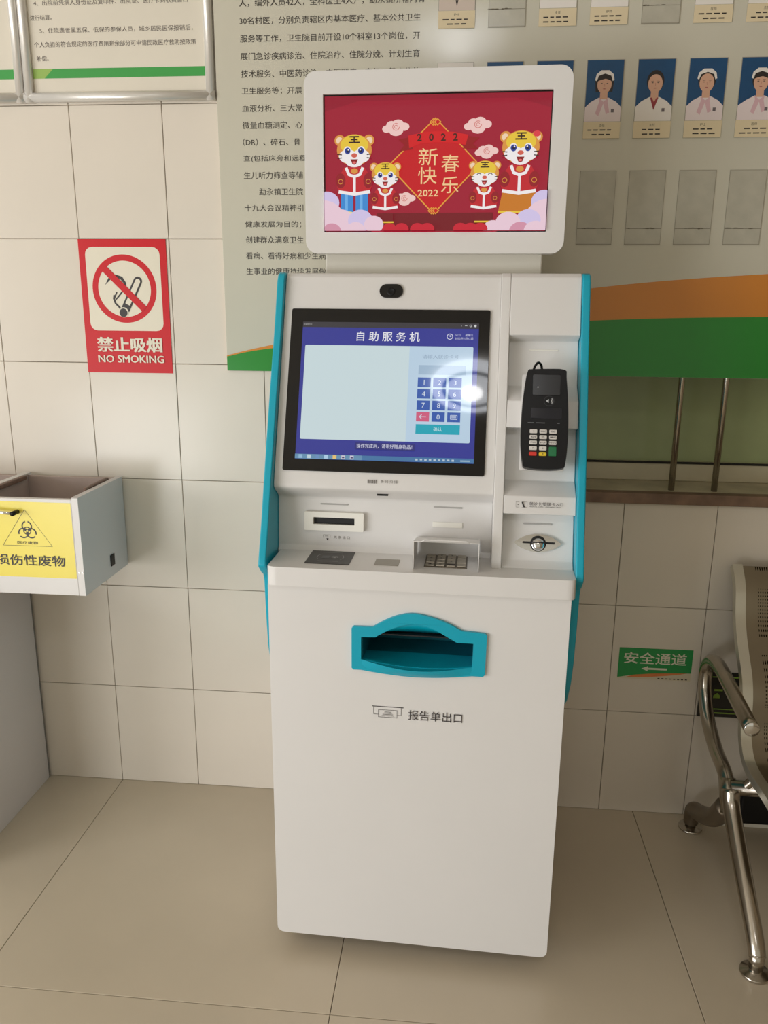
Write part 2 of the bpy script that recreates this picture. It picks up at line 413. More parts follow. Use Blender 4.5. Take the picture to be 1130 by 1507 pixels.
for k, st, lb in ((-3, 'paper', 'portrait pocket with name card above the kiosk display, leftmost of the top row'), (-2, 'empty', 'clear empty photo pocket above the kiosk display, second in the top row'), (-1, 'plain', 'white pocket with tan name card in the top row, above the display\'s right end'), (0, 'plain', 'tan name card pocket in the top row directly above the fringed nurse portrait'),
    (1, 'empty', 'empty clear pocket in the top row directly above the bareheaded woman portrait'), (2, 'plain', 'tan name card pocket in the top row above the third full portrait'), (3, 'plain', 'tan name card pocket in the top row at the right edge of the photo')):
    pocket(PX + k * PP - .001, R1, st, lb, g1, k + 11)
for k, st, lb in ((-3, 'plain', 'plain white pocket in the middle row, its top edge showing left behind the kiosk display'), (-2, 'blue', 'blue photo in the middle row, top edge showing behind the middle of the display'), (-1, 'blue', 'blue photo in the middle row, top edge showing at the right corner of the display'), (0, 'p1', 'portrait of a person with dark fringe, white cap and pink scarf on blue'),
    (1, 'p2', 'portrait of a bareheaded person in a white coat with dark red collar on blue'), (2, 'p3', 'portrait of a person in white cap and pale pink scarf, second from the right edge'), (3, 'p4', 'portrait of a person in white cap and pink uniform, cut by the right edge')):
    pocket(PX + k * PP, R2, st, lb, g2, k + 31)
for k, lb in ((0, 'empty dusty photo pocket nearest the kiosk display'), (1, 'empty photo pocket with the blackest dirt line, second right of the display'), (2, 'empty photo pocket with a thin brown dirt line, third right of the display'), (3, 'empty photo pocket cut by the right edge of the photo')):
    pocket(PX + k * PP, R3, 'empty', lb, g3, k + 51)

# ============================================================ FRAMED NOTICES (left)
def notice(x0, x1, label, main):
    z0, z1 = 1.984, 2.62; fw = .0235
    t = thing('framed_notice', label, 'notice', (x0, 0, z0), group='framed notices on the left wall')
    w, h = x1 - x0, z1 - z0
    boxes('backing', [(fw * .6, w - fw * .6, -.006, 0, fw * .6, h - fw * .6)], M_paper, t)
    for nm, pts, side in (('frame_rail', [(fw / 2, -.011, fw / 2), (w - fw / 2, -.011, fw / 2)], (0, 0, 1)), ('frame_rail', [(fw / 2, -.011, h - fw / 2), (w - fw / 2, -.011, h - fw / 2)], (0, 0, 1)),
                          ('frame_rail', [(fw / 2, -.011, 0), (fw / 2, -.011, h)], (1, 0, 0)), ('frame_rail', [(w - fw / 2, -.011, 0), (w - fw / 2, -.011, h)], (1, 0, 0))):
        ends = pts
        if side == (0, 0, 1): ends = [(.0, -.011, pts[0][2]), (w, -.011, pts[0][2])]
        tube(nm, ends, .0108, M_alu, t, 16, 0, flat=fw / 2 / .0108, side=side)
    a = Art(.00006); a.T = lambda x, z: (x - x0, z - z0)
    gm1, gm2 = ink((60, 158, 72)), ink((150, 184, 90))
    xi0, xi1 = x0 + fw, x1 - fw
    a.rect(xi0, xi1, 2.0415, 2.064, gm1); a.poly([(xi0, 2.0415), (xi0 + .03, 2.0415), (xi0 + .055, 2.064), (xi0, 2.064)], gm2)
    TG = mat('print_grey', (96, 86, 80), rough=.4)
    def tl(st, x, z, h, m, width=None):
        b = Art(.00002); b.T = a.T; b.text(st, x, z, h, m, width=width); b.build('text_line', t, wall_frame(0, -.0064, 0))
    if main:
        hh = .0125
        tl('4、出院前凭病人身份证及复印件、出院证、医疗卡到收费窗口', -.062, 2.2145, hh, TG, width=.40)
        tl('进行结算。', -.075, 2.1815, hh, TG)
        tl('5、住院患者属五保、低保的参保人员，城乡居民医保报销后，', -.052, 2.152, hh, TG, width=.40)
        tl('个人负担的符合规定的医疗费用剩余部分可申请民政医疗救助按政策', -.070, 2.120, hh, TG, width=.425)
        tl('补偿。', -.066, 2.088, hh, TG)
        for r_ in range(5):
            tl('一、门诊及住院病人就诊流程须知，请按顺序办理手续。', -.066, 2.262 + r_ * .045, hh, TG, width=.40)
    else:
        for r_ in range(8): tl('请自觉遵守就诊秩序，保持室内安静整洁。', x0 + .06, 2.14 + r_ * .05, .0125, TG, width=.36)
    a.build('print', t, wall_frame(0, -.0062, 0))
notice(-.1035, .4005, 'silver-framed paper notice with green bottom stripe above the no smoking sign', True)
notice(-.612, -.1045, 'silver-framed notice cut off at the top left corner of the photo', False)

# ============================================================ NO SMOKING SIGN
t = thing('no_smoking_sign', 'red no smoking sign with crossed-out cigarette on the cream tiles', 'sign', (.001, 0, 1.2935))
boxes('sign_board', [(0, .2445, -.002, 0, 0, .3555)], mat('sign_red', (204, 24, 34), rough=.4, spec=.3), t, .0004)
a = Art(.00012)
# drawn in units of the sign: 0..244.5 by 0..355.5 mm
a.T = lambda x, y: (x / 1000, y / 1000)
sw = ink((228, 220, 200)); sr = mat('sign_red2', (204, 24, 34), rough=.4, spec=.3); sk = ink((40, 34, 32))
a.rrect(18, 226, 115, 335, 20, sw)
cx, cy = 122, 226; a.ring(cx, cy, 74, 90, sr, 64)
a.line([(88, 208 + 28), (72, 222), (84, 236), (100, 250), (112, 252), (122, 246), (127, 234), (126, 222)], 6, sk) if False else None
a.poly([(68, 236), (80, 257), (100, 264), (118, 258), (128, 242), (128, 226), (123, 226), (122, 240), (112, 252), (98, 257), (84, 250)], sk)
a.line([(118, 222), (104, 206), (92, 194), (94, 206), (100, 218)], 4, sk)
a.line([(92, 210), (90, 200), (94, 188), (104, 178), (110, 168)], 5, sk)
def rot(px, py, ox, oy, ang): c_, s_ = math.cos(ang), math.sin(ang); return (ox + px * c_ - py * s_, oy + px * s_ + py * c_)
ang = math.radians(62); ox, oy = 116, 162
out = [rot(x_, y_, ox, oy, ang) for x_, y_ in [(10, 12), (96, 12)] + [(96 + 12 * math.sin(q), 12 * math.cos(q)) for q in [PI * k / 8 for k in range(1, 8)]] + [(96, -12), (10, -12)]]
inn = [rot(x_, y_, ox, oy, ang) for x_, y_ in [(26, 7), (95, 7)] + [(95 + 7 * math.sin(q), 7 * math.cos(q)) for q in [PI * k / 8 for k in range(1, 8)]] + [(95, -7), (26, -7)]]
a.poly(out, sk); a.poly(inn, sw)
a.ell(116, 164, 13.5, 13.5, sw, 24); a.ell(115, 163, 11.5, 11.5, sk, 24)
b45 = [(cx - 60, cy + 47), (cx - 47, cy + 60), (cx + 60, cy - 47), (cx + 47, cy - 60)]
a.poly([b45[0], b45[1], b45[2], b45[3]], sr)
a.text('禁止吸烟', 126, 77, 40, sw, width=184, align='C', bold=.010, fat=.03)
a.text('NO SMOKING', 128, 38, 20, sw, width=188, align='C', fat=.04)
a.build('print', t, wall_frame(0, -.0021, 0))

# ============================================================ EXIT STICKER, LOW GLOW SIGN
t = thing('exit_sticker', 'small green safe-exit sticker with a left-pointing arrow, low on the tiles', 'sign', (1.5245, 0, .4375), 0)
boxes('sticker_base', [(0, .2065, -.0012, 0, 0, .097)], ink((214, 204, 178)), t)
a = Art(.00008); a.T = lambda x, y: (x / 1000, y / 1000)
eg = mat('sticker_green', (30, 148, 74), rough=.35); ew = ink((226, 222, 204)); eo = ink((222, 130, 72))
a.poly([(24, 5), (60, 6), (100, 9), (140, 14), (178, 20), (196, 24), (150, 24), (100, 21), (50, 15)], eo)
a.poly([(0, 3), (25, 9), (50, 13.5), (100, 19.5), (150, 22.5), (206.5, 24.5), (206.5, 97), (0, 97)], eg)
a.text('安全通道', 103, 66, 36, ew, width=176, align='C', bold=.012)
a.poly([(66, 34), (84, 42), (84, 37), (138, 37), (138, 31), (84, 31), (84, 26)], ew)
for k in range(8): a.rect(114 + k * 11, 120 + k * 11, 3, 6, sk)
a.build('print', t, wall_frame(0, -.0013, 0))
t = thing('floor_exit_sign', 'black low wall sign with luminous green edging behind the bench armrest', 'sign', (1.7595, 0, .331))
boxes('sign_board', [(0, .18, -.004, 0, 0, .1395)], mat('sign_black', (22, 24, 20), rough=.25), t, .0005)
a = Art(.0001); a.T = lambda x, y: (x / 1000, y / 1000)
lg = ink((150, 190, 70))
for r_ in ((9, 171, 11, 14.5), (9, 171, 124, 127.5), (9, 12.5, 11, 127.5), (167.5, 171, 11, 127.5)): a.rect(*r_, lg)
a.rect(40, 64, 82, 88, lg); a.poly([(40, 60), (58, 60), (58, 68), (50, 76), (40, 68)], lg); a.poly([(96, 70), (120, 88), (120, 76), (150, 76), (150, 64), (120, 64), (120, 52)], lg)
a.rect(30, 150, 24, 27, lg)
a.build('print', t, wall_frame(0, -.0042, 0))

# ============================================================ KIOSK
TH_ = math.radians(-1.7)
ki = thing('self_service_kiosk', 'tall white and teal hospital self-service kiosk with touch screen and red advertising display', 'kiosk', (.965, -.64, 0), TH_)
def face(v, x=0, z=0): return Matrix(((1, 0, 0, x), (0, 0, -1, -v), (0, 1, 0, z), (0, 0, 0, 1)))
def yz(pts): return [(-v, z) for v, z in pts]
# lower cabinet
UW = .3125
boxes('cabinet_body', [(-UW + .004, -UW + .02, .018, .5, .06, .912), (UW - .02, UW - .004, .018, .5, .06, .912), (-UW + .02, UW - .02, .484, .5, .06, .912), (-UW + .02, UW - .02, .018, .484, .06, .075)], M_white, ki, .002)
pan = plate('front_panel', rrect_pts(-UW, UW, .045, .9135, (.004, .004, .016, .016), 5), [[(-.116, .737), (.122, .737), (.124, .812), (.092, .8125)] + cub([(.072, .822), (.042, .838), (.008, .847), (-.018, .846), (-.052, .835), (-.078, .82), (-.086, .813)], 3) + [(-.118, .813)]], .02, M_white, ki, face(0), .0085, 4)
boxes('base_plinth', [(-UW + .03, UW - .03, .05, .48, .022, .062)], mat('plinth_grey', (90, 88, 84), rough=.6), ki, .002)
for sx in (-1, 1):
    for y in (.09, .44): lathe('foot', [(.022, 0), (.024, .004), (.024, .01), (.01, .013), (.01, .024)], M_dark, ki, (sx * .24, y, 0), 20)
# teal report outlet bezel
arch_o = [(-.0892, .8300), (-.0522 - .012, .8455), (-.04, .857), (-.017, .8632), (.006, .8635), (.0395, .8562), (.07, .845), (.095, .8318)]
arch_o = cub(arch_o, 4)
outer = [(-.1337 + .004, .7316), (-.1337, .7356)] + [(-.1337, .825), (-.1295, .829)] + arch_o + [(.1437, .8285), (.1477, .8245)] + [(.1462, .737), (.1425, .7325), (.122, .7325)] + cub([(.1205, .7325), (.054, .7245), (-.01, .7225), (-.07, .7265), (-.1134, .7318)], 4)
hole = [(-.1134, .7555), (-.1134, .8062), (-.083, .8075)] + cub([(-.079, .811), (-.05, .828), (-.018, .8395), (.008, .8412), (.04, .831), (.066, .817), (.086, .8055)], 4) + [(.1206, .8055), (.1195, .753)]
hole_low = cub([(.1195, .753), (.07, .7475), (.02, .745), (-.04, .7475), (-.1134, .7565)], 4)
plate('outlet_bezel', outer, [hole + hole_low[1:-1]], .0075, M_teal, ki, face(.0072), .0022, 2)
# scoop lip, inner tray and slanted arch recess
bm = bmesh.new(); N = 16; rows = []
for i in range(N + 1):
    s = i / N; x = -.1134 + .2335 * s; bul = .017 * math.sin(PI * s)
    zt = .756 - .0105 * math.sin(PI * s) - .003 * s; zb = .7325 - .0095 * math.sin(PI * s)
    rows.append([bm.verts.new((x, -(.0068 + bul), zt)), bm.verts.new((x, -(.0068 + bul * .75), (zt + zb) / 2)), bm.verts.new((x, -.006, zb)),
                 bm.verts.new((x, .0, zb + .002)), bm.verts.new((x, .06, .742)), bm.verts.new((x, .06, .748)), bm.verts.new((x, -(.0045 + bul * .85), zt - .001))])
for i in range(N):
    for k in range(7): bm.faces.new((rows[i][k], rows[i + 1][k], rows[i + 1][(k + 1) % 7], rows[i][(k + 1) % 7]))
bm.faces.new(rows[0]); bm.faces.new(rows[-1][::-1])
lip = link('scoop_lip', mesh_of(bm, M_teal, 'lip', True), ki); lip.modifiers.new('e', 'EDGE_SPLIT').split_angle = math.radians(50)
bm = bmesh.new(); rows = []
for i in range(N + 1):
    s = i / N; x = -.079 + .165 * s; zt = .811 + .031 * math.sin(PI * s) ** .8 - .005 * s
    rows.append([bm.verts.new((x, -.004, zt + .002)), bm.verts.new((x, .012, min(zt - .004, .8095 + .015 * math.sin(PI * s)))), bm.verts.new((x, .03, .8070))])
for i in range(N):
    for k in range(2): bm.faces.new((rows[i][k], rows[i + 1][k], rows[i + 1][k + 1], rows[i][k + 1]))
ar = link('arch_recess', mesh_of(bm, M_teal, 'arch', True), ki)
sol = ar.modifiers.new('s', 'SOLIDIFY'); sol.thickness = .002; sol.offset = 1
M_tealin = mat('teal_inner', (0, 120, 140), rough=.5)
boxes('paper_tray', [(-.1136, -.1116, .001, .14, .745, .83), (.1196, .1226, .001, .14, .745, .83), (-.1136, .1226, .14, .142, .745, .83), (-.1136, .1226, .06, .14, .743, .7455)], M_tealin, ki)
boxes('tray_ceiling', [(-.1136, .1226, .012, .14, .8062, .8088)], M_dark, ki)
# printed icon and caption
a = Art(.0001)
kk = ink((52, 46, 48))
a.rect(-.0905, -.0225, .6455, .6472, kk)
for x_ in (-.087, -.0275): a.rect(x_ - .0004, x_ + .0004, .628, .6455, kk)
a.rect(-.087, -.077, .6275, .6283, kk); a.rect(-.036, -.0275, .6275, .6283, kk)
for (p, q, r_, s_) in ((-.077, -.036, .6385, .6393), (-.077, -.036, .6215, .6223), (-.077, -.0762, .6215, .6393), (-.0368, -.036, .6215, .6393)): a.rect(p, q, r_, s_, kk)
for k, w_ in enumerate((.014, .018, .022, .026)): a.rect(-.0565 - w_ / 2, -.0565 + w_ / 2, .634 - k * .0028, .6348 - k * .0028, kk)
a.text('报告单出口', -.0125, .6312, .0225, kk, width=.115)
a.build('outlet_caption', ki, face(.0004))
# counter
cp = [(-.3075, -.2), (-.3075, -.012)] 
ctr = plate('counter', [(-.311, .145), (-.311, -.003), (-.307, -.0085), (-.2995, -.0115), (-.29, -.0125), (.30, -.0125), (.3095, -.0115), (.315, -.0085), (.3185, -.003), (.3185, .145)], [], .042, M_white, ki, Matrix(((1, 0, 0, 0), (0, 1, 0, 0), (0, 0, 1, .954), (0, 0, 0, 1))), .004, 3)
# mid body : screen panel + recessed lower wall
cpf = [(-.50, 1.548), (-.262, 1.548), (-.252, 1.546), (-.2445, 1.539), (-.094, 1.122), (-.090, 1.108), (-.0905, 1.100), (-.097, 1.092), (-.118, 1.080), (-.1265, 1.073), (-.128, 1.066), (-.119, .964), (-.112, .953), (-.112, .93), (-.50, .93)]
prism_x('screen_housing', yz(cpf), -.318, .1505, M_white, ki, .0015, 2, 25)
f = lambda z: -.246 + (1.548 - z) * .358 + .004
colf = [(-.50, 1.548), (-.25, 1.548), (f(1.54), 1.54), (f(1.0), 1.0), (-.045, .958), (-.045, .95), (-.5, .95)]
prism_x('divider_ridge', yz(colf), .1505, .171, M_white, ki, .002, 2, 25)
rd = .034
rec = [(-.50, 1.548), (-.25, 1.548), (f(1.54), 1.54), (f(1.422), 1.422), (f(1.416) - .012, 1.416), (f(1.41) - rd, 1.408), (f(1.315) - rd, 1.315), (f(1.292), 1.289), (f(1.235), 1.235),
       (f(1.232) - .012, 1.233), (f(1.228) - rd, 1.228), (f(1.128) - rd, 1.125), (f(1.1025), 1.1005), (f(1.0655), 1.0655), (f(1.063) - .012, 1.0625), (f(1.06) - rd, 1.058), (f(.97) - rd + .004, .968), (-.052, .956), (-.052, .95), (-.5, .95)]
prism_x('card_column', yz(rec), .171, .318, M_white, ki, .0022, 2, 20)
# teal side plates
side = [(-.50, 1.548), (-.247, 1.548), (-.236, 1.544), (-.226, 1.53), (-.195, 1.44), (-.128, 1.27), (-.068, 1.11), (-.040, 1.03), (-.014, .967), (-.008, .952), (-.009, .944), (-.03, .925), (-.045, .916), (-.052, .90), (-.058, .82), (-.068, .74), (-.088, .68), (-.13, .62), (-.21, .56), (-.33, .51), (-.50, .49)]
for s_ in (-1, 1):
    p0, p1 = (.3185, .335) if s_ > 0 else (-.335, -.3185)
    prism_x('side_plate', yz(side), p0, p1, M_teal, ki, .003, 3, 60)
# top pillar and advertising display
boxes('display_pillar', [(-.242, .2375, .30, .46, 1.546, 1.86)], mat('pillar_white', (204, 200, 188), rough=.4), ki, .004)
disp = plate('advertising_display', rrect_pts(-.2795, .2785, 1.5895, 1.9545, .026, 8), [rrect_pts(-.2385, .240, 1.634, 1.9095, .001, 1)], .048, M_white, ki, face(-.272), .005, 3)
boxes('display_back', [(-.26, .26, .316, .335, 1.605, 1.94)], M_white, disp) if False else None
boxes('display_glass', [(-.241, .2425, .2795, .315, 1.632, 1.912)], M_glass, ki)

# ---- display picture
a = Art(.00006)
SW, SH = .474, .270; CX, CY = .0008, 1.7716
a.T = lambda X, Y: (((X / 900) - .5) * SW, (.5 - Y / 545) * SH)
def C(*c): return scr(c, .74)
a.rect(0, 900, 545, 0, C(150, 12, 44))
for k, (col_, y0, y1) in enumerate((((158, 14, 46), 90, 545), ((170, 14, 46), 200, 545), ((186, 18, 44), 330, 500))):
    a.ell(450, (y0 + y1) / 2 + 40, 470 - k * 60, (y1 - y0) / 2, C(*col_), 40) if k == 1 else None
a.poly([(0, 60), (0, 545), (900, 545), (900, 60), (760, 20), (140, 20)], C(162, 16, 48))
a.rect(240, 690, 545, 470, C(120, 8, 28))
def cloud(x, y, s, c1=(244, 204, 198), c2=(216, 130, 124)):
    for dx, dy, r_ in ((-38, 6, 18), (-18, -8, 22), (8, -12, 24), (34, -2, 20), (0, 10, 30)):
        a.ell(x + dx * s, y + dy * s, r_ * s, r_ * .8 * s, C(*c1), 16)
    a.ring(x, y - 2 * s, 12 * s, 15 * s, C(*c2), 20, 0, 300); a.ring(x, y - 2 * s, 5 * s, 7.5 * s, C(*c2), 16, 60, 360)
cloud(290, 126, 1.0); cloud(617, 122, 1.0); cloud(655, 226, .85); cloud(328, 412, .85)
gold = C(232, 160, 60); red = C(200, 12, 28)
a.poly([(448, 90), (630, 278), (448, 478), (258, 278)], gold); a.poly([(448, 96), (624, 278), (448, 471), (265, 278)], red)
for yy in (108, 462):
    for dx in (-9, 0, 9): a.poly([(448 + dx, yy - 15), (448 + dx + 15, yy), (448 + dx, yy + 15), (448 + dx - 15, yy)], gold); a.poly([(448 + dx, yy - 10), (448 + dx + 10, yy), (448 + dx, yy + 10), (448 + dx - 10, yy)], red)
a.poly([(300, 175), (350, 165), (360, 215), (305, 222), (325, 197)], C(150, 10, 24)); a.poly([(625, 172), (575, 165), (560, 215), (620, 215), (600, 195)], C(150, 10, 24))
a.poly([(340, 160), (400, 148), (460, 144), (520, 148), (580, 160), (570, 200), (510, 190), (450, 188), (390, 192), (345, 210)], C(214, 20, 30))
for k, ch in enumerate('2022'): a.text(ch, 385 + k * 48, 168, 30, C(70, 20, 14), align='C', bold=.03, yflip=-1)
cr = C(246, 206, 150)
a.text('新', 422, 245, 68, cr, width=78, align='C', yflip=-1); a.text('春', 512, 272, 68, cr, width=72, align='C', yflip=-1)
a.text('快', 420, 320, 68, cr, width=76, align='C', yflip=-1); a.text('乐', 512, 358, 66, cr, width=70, align='C', yflip=-1)
a.text('2022', 424, 390, 28, cr, width=84, align='C', bold=.01, yflip=-1)
def tiger(x, y, s, kid=False, pants=(60, 140, 214), skirt=False, wink=False):
    o1, y1, wh, bk = C(222, 150, 66), C(236, 200, 60), C(246, 240, 240), C(52, 26, 20)
    rd_, rd2 = (C(196, 30, 44), C(150, 16, 34))
    # legs
    if skirt: a.poly([(x - 62 * s, y + 120 * s), (x + 62 * s, y + 120 * s), (x + 76 * s, y + 200 * s), (x - 76 * s, y + 200 * s)], C(204, 122, 34)); a.rect(x - 76 * s, x + 76 * s, y + 205 * s, y + 196 * s, y1)
    elif kid: a.rect(x - 42 * s, x + 42 * s, y + 195 * s, y + 150 * s, C(120, 12, 28)); a.rect(x - 44 * s, x + 44 * s, y + 200 * s, y + 192 * s, y1)
    else:
        for d_ in (-1, 1): a.rrect(x + d_ * 30 * s - 25 * s, x + d_ * 30 * s + 25 * s, y + 112 * s, y + 205 * s, 5 * s, C(*pants)); a.rect(x + d_ * 30 * s - 8 * s, x + d_ * 30 * s + 3 * s, y + 198 * s, y + 120 * s, C(110, 178, 236)); a.ell(x + d_ * 28 * s, y + 206 * s, 28 * s, 9 * s, C(238, 222, 160), 14)
    # jacket
    a.poly([(x - 40 * s, y + 20 * s), (x + 40 * s, y + 20 * s), (x + 62 * s, y + 55 * s), (x + 72 * s, y + 92 * s), (x + 60 * s, y + 125 * s), (x - 60 * s, y + 125 * s), (x - 72 * s, y + 92 * s), (x - 62 * s, y + 55 * s)], rd_)
    a.ell(x - 56 * s, y + 74 * s, 20 * s, 30 * s, rd2, 16); a.ell(x + 56 * s, y + 74 * s, 20 * s, 30 * s, rd2, 16)
    a.ring(x - 56 * s, y + 78 * s, 8 * s, 10 * s, gold, 14); a.ring(x + 56 * s, y + 78 * s, 8 * s, 10 * s, gold, 14)
    a.line([(x - 64 * s, y + 118 * s), (x, y + 128 * s), (x + 64 * s, y + 118 * s)], 13 * s, wh)
    a.line([(x, y + 50 * s), (x, y + 126 * s)], 11 * s, wh)
    a.line([(x - 34 * s, y + 22 * s), (x - 22 * s, y + 50 * s), (x, y + 58 * s)], 12 * s, wh); a.line([(x + 34 * s, y + 22 * s), (x + 22 * s, y + 50 * s), (x, y + 58 * s)], 12 * s, wh)
    a.ell(x, y + 36 * s, 15 * s, 11 * s, o1, 12)
    # head
    for d_ in (-1, 1):
        a.ell(x + d_ * 58 * s, y - 84 * s, 22 * s, 22 * s, o1, 18); a.ell(x + d_ * 60 * s, y - 84 * s, 13 * s, 14 * s, C(244, 214, 180), 16)
    a.ell(x, y - 46 * s, 70 * s, 62 * s, o1, 30); a.ell(x, y - 66 * s, 56 * s, 40 * s, y1, 24)
    a.ell(x - 26 * s, y - 22 * s, 36 * s, 27 * s, wh, 20); a.ell(x + 26 * s, y - 22 * s, 36 * s, 27 * s, wh, 20); a.ell(x, y - 2 * s, 36 * s, 23 * s, wh, 20)
    for d_ in (-1, 1):
        if wink: a.ring(x + d_ * 28 * s, y - 34 * s, 9 * s, 12.5 * s, bk, 12, 200, 340)
        else:
            a.ell(x + d_ * 28 * s, y - 44 * s, 15 * s, 17 * s, wh, 18); a.ell(x + d_ * 27 * s, y - 43 * s, 11.5 * s, 13 * s, C(36, 60, 150), 16); a.ell(x + d_ * 26 * s, y - 43 * s, 6 * s, 7 * s, C(16, 20, 60), 12); a.ell(x + d_ * 24 * s, y - 48 * s, 3 * s, 3.5 * s, wh, 8)
        for q in range(2): a.line([(x + d_ * 68 * s, y - (30 - q * 16) * s), (x + d_ * 50 * s, y - (28 - q * 12) * s)], 4 * s, bk)
    a.ell(x, y - 25 * s, 12 * s, 9 * s, C(214, 96, 80), 12)
    a.poly([(x - 15 * s, y - 10 * s), (x + 15 * s, y - 10 * s), (x + 8 * s, y + 8 * s), (x, y + 12 * s), (x - 8 * s, y + 8 * s)], C(140, 20, 26)); a.ell(x, y + 3 * s, 7 * s, 4.5 * s, C(236, 110, 110), 10)
    for q, w_ in enumerate((19, 14, 22)): a.line([(x - w_ * s, y - (98 - q * 11) * s), (x + w_ * s, y - (98 - q * 11) * s)], 5.5 * s, bk)
    a.line([(x, y - 98 * s), (x, y - 76 * s)], 5.5 * s, bk)
tiger(122, 262, 1.02); tiger(250, 352, .80, kid=True); tiger(788, 262, 1.04, skirt=True); tiger(650, 352, .80, kid=True, wink=True)
a.ell(848, 164, 14, 12, C(224, 60, 70), 12)
pk, pk2, lav = C(238, 206, 220), C(216, 150, 172), C(214, 200, 236)
for x_, y_, r_, c_ in ((10, 430, 52, lav), (-5, 500, 90, pk), (70, 500, 48, pk), (150, 505, 52, lav), (205, 520, 40, pk), (60, 545, 44, pk), (30, 550, 40, pk2), (130, 545, 40, pk),
                       (890, 430, 52, lav), (905, 500, 90, pk), (830, 505, 50, lav), (750, 515, 50, pk), (690, 540, 40, pk), (800, 550, 44, pk2), (860, 548, 46, pk)):
    n = 22; pts_ = [(min(900, max(0, x_ + r_ * math.cos(q))), min(545, max(0, y_ + r_ * .9 * math.sin(q)))) for q in [2 * PI * i / n for i in range(n)]]
    a.raw(pts_, [tuple(range(n))], c_)
for x_ in (270, 320, 385, 425, 560, 600, 640):
    n = 16; pts_ = [(x_ + 30 * math.cos(q), min(545, 540 + 26 * math.sin(q))) for q in [2 * PI * i / n for i in range(n)]]; a.raw(pts_, [tuple(range(n))], C(206, 24, 50))
    a.ring(x_, 545, 28, 30, gold, 12, 180, 360) if False else None
a.build('display_picture', ki, face(-.2793, CX, CY))

# ---- tilted frame of the touch screen
TT = math.radians(19.7)
def tilt(a_, b_, out=0.):       # matrix whose origin lies on the screen plane at (a_, b_)
    c_, s_ = math.cos(TT), math.sin(TT)
    o = Vector((-.0835, .1576, 1.3012)) + Vector((1, 0, 0)) * a_ + Vector((0, s_, c_)) * b_ + Vector((0, -c_, s_)) * out
    return Matrix(((1, 0, 0, o.x), (0, s_, -c_, o.y), (0, c_, s_, o.z), (0, 0, 0, 1)))
ts = plate('touch_screen', rrect_pts(-.2165, .213, -.176, .180, .004, 3), [], .006, M_glass, ki, tilt(0, 0, .0030), .0006, 1)
a = Art(.00006)
def D(*c): return scr(c, .71)
a.rect(-.190, .190, -.1505, .1505, D(52, 58, 150)); a.rect(-.190, .190, .1385, .1505, D(58, 56, 62))
a.text('自助服务机', -.188, .1450, .003, D(190, 190, 190), width=.018); 
for k in range(4):
    xx = .153 + k * .0098
    if k == 1: a.rect(xx - .0025, xx + .0025, .1447, .1457, D(220, 220, 220))
    elif k == 2: a.ring(xx, .1449, .0015, .0026, D(210, 210, 210), 12)
    elif k == 3: a.ell(xx, .1449, .0026, .0026, D(220, 220, 220), 10)
    else: a.ell(xx, .1446, .0007, .0007, D(220, 220, 220), 8)
a.text('自 助 服 务 机', -.0025, .1195, .0215, D(236, 236, 244), width=.136, align='C', bold=.008)
a.ring(.1295, .1210, .0052, .0066, D(220, 222, 240), 24); a.line([(.1295, .1250), (.1295, .1208), (.1325, .1208)], .0012, D(220, 222, 240))
a.text('14:23', .1405, .1245, .0046, D(220, 222, 240)); a.text('星期三', .1620, .1245, .0052, D(220, 222, 240), width=.0165); a.text('2022年1月12日', .1405, .1172, .0052, D(220, 222, 240), width=.038)
a.rrect(-.1820, .1800, -.1075, .0990, .003, D(208, 226, 230))
a.poly([(.045, -.1075), (.177, -.1075), (.180, -.1045), (.180, .096), (.177, .0990), (.045, .0990)], D(192, 216, 236))
a.text('请输入就诊卡号', .1115, .0765, .0092, D(150, 172, 196), width=.077, align='C')
a.rect(.066, .166, .0375, .0580, D(164, 190, 214))
kb = D(52, 92, 176)
for r_ in range(4):
    for c_ in range(3):
        x_, y_ = .0655 + c_ * .0327, .0310 - r_ * .0248
        a.rect(x_, x_ + .0275, y_ - .0205, y_, D(214, 96, 132) if (r_, c_) == (3, 0) else kb)
        cx_, cy_ = x_ + .01375, y_ - .01025
        w = D(214, 226, 240)
        if r_ < 3: a.text(str(r_ * 3 + c_ + 1), cx_, cy_, .0105, w, align='C')
        elif c_ == 1: a.text('0', cx_, cy_, .0105, w, align='C')
        elif c_ == 0: a.line([(cx_ - .007, cy_), (cx_ + .0075, cy_)], .0016, w); a.line([(cx_ - .002, cy_ + .0048), (cx_ - .007, cy_), (cx_ - .002, cy_ - .0048)], .0016, w)
        else:
            a.rrect(cx_ - .0075, cx_ + .0075, cy_ - .0048, cy_ + .0048, .001, w); a.rrect(cx_ - .0065, cx_ + .0065, cy_ - .0038, cy_ + .0038, .0006, kb)
            for q in range(3): a.rect(cx_ - .005, cx_ + .005, cy_ + .0018 - q * .0024, cy_ + .0028 - q * .0024, w)
a.rect(.0655, .1585, -.0905, -.0700, D(28, 170, 190)); a.text('确认', .112, -.0803, .0085, D(214, 240, 244), align='C')
a.rrect(-.062, .066, -.1275, -.1125, .002, D(44, 48, 124)); a.text('操作完成后，请带好随身物品！', .001, -.1198, .0098, D(226, 228, 244), width=.118, align='C')
a.rect(-.190, .190, -.1505, -.1405, D(70, 120, 168)); a.rect(-.190, -.045, -.1505, -.1405, D(104, 150, 184))
for k, c_ in enumerate(((150, 190, 220), (200, 220, 230), (110, 150, 200), (180, 214, 240), (240, 200, 120), (214, 206, 220), (214, 206, 226))):
    a.rect(-.182 + k * .0185, -.174 + k * .0185, -.1495, -.1415, D(*c_))
    if k > 4: a.rect(-.1805 + k * .0185, -.1755 + k * .0185, -.1475, -.1445, D(60, 70, 110))
for k in range(9): a.rect(.068 + k * .0095, .073 + k * .0095, -.1478 + (k % 2) * .0006, -.1438, D(190, 206, 220))
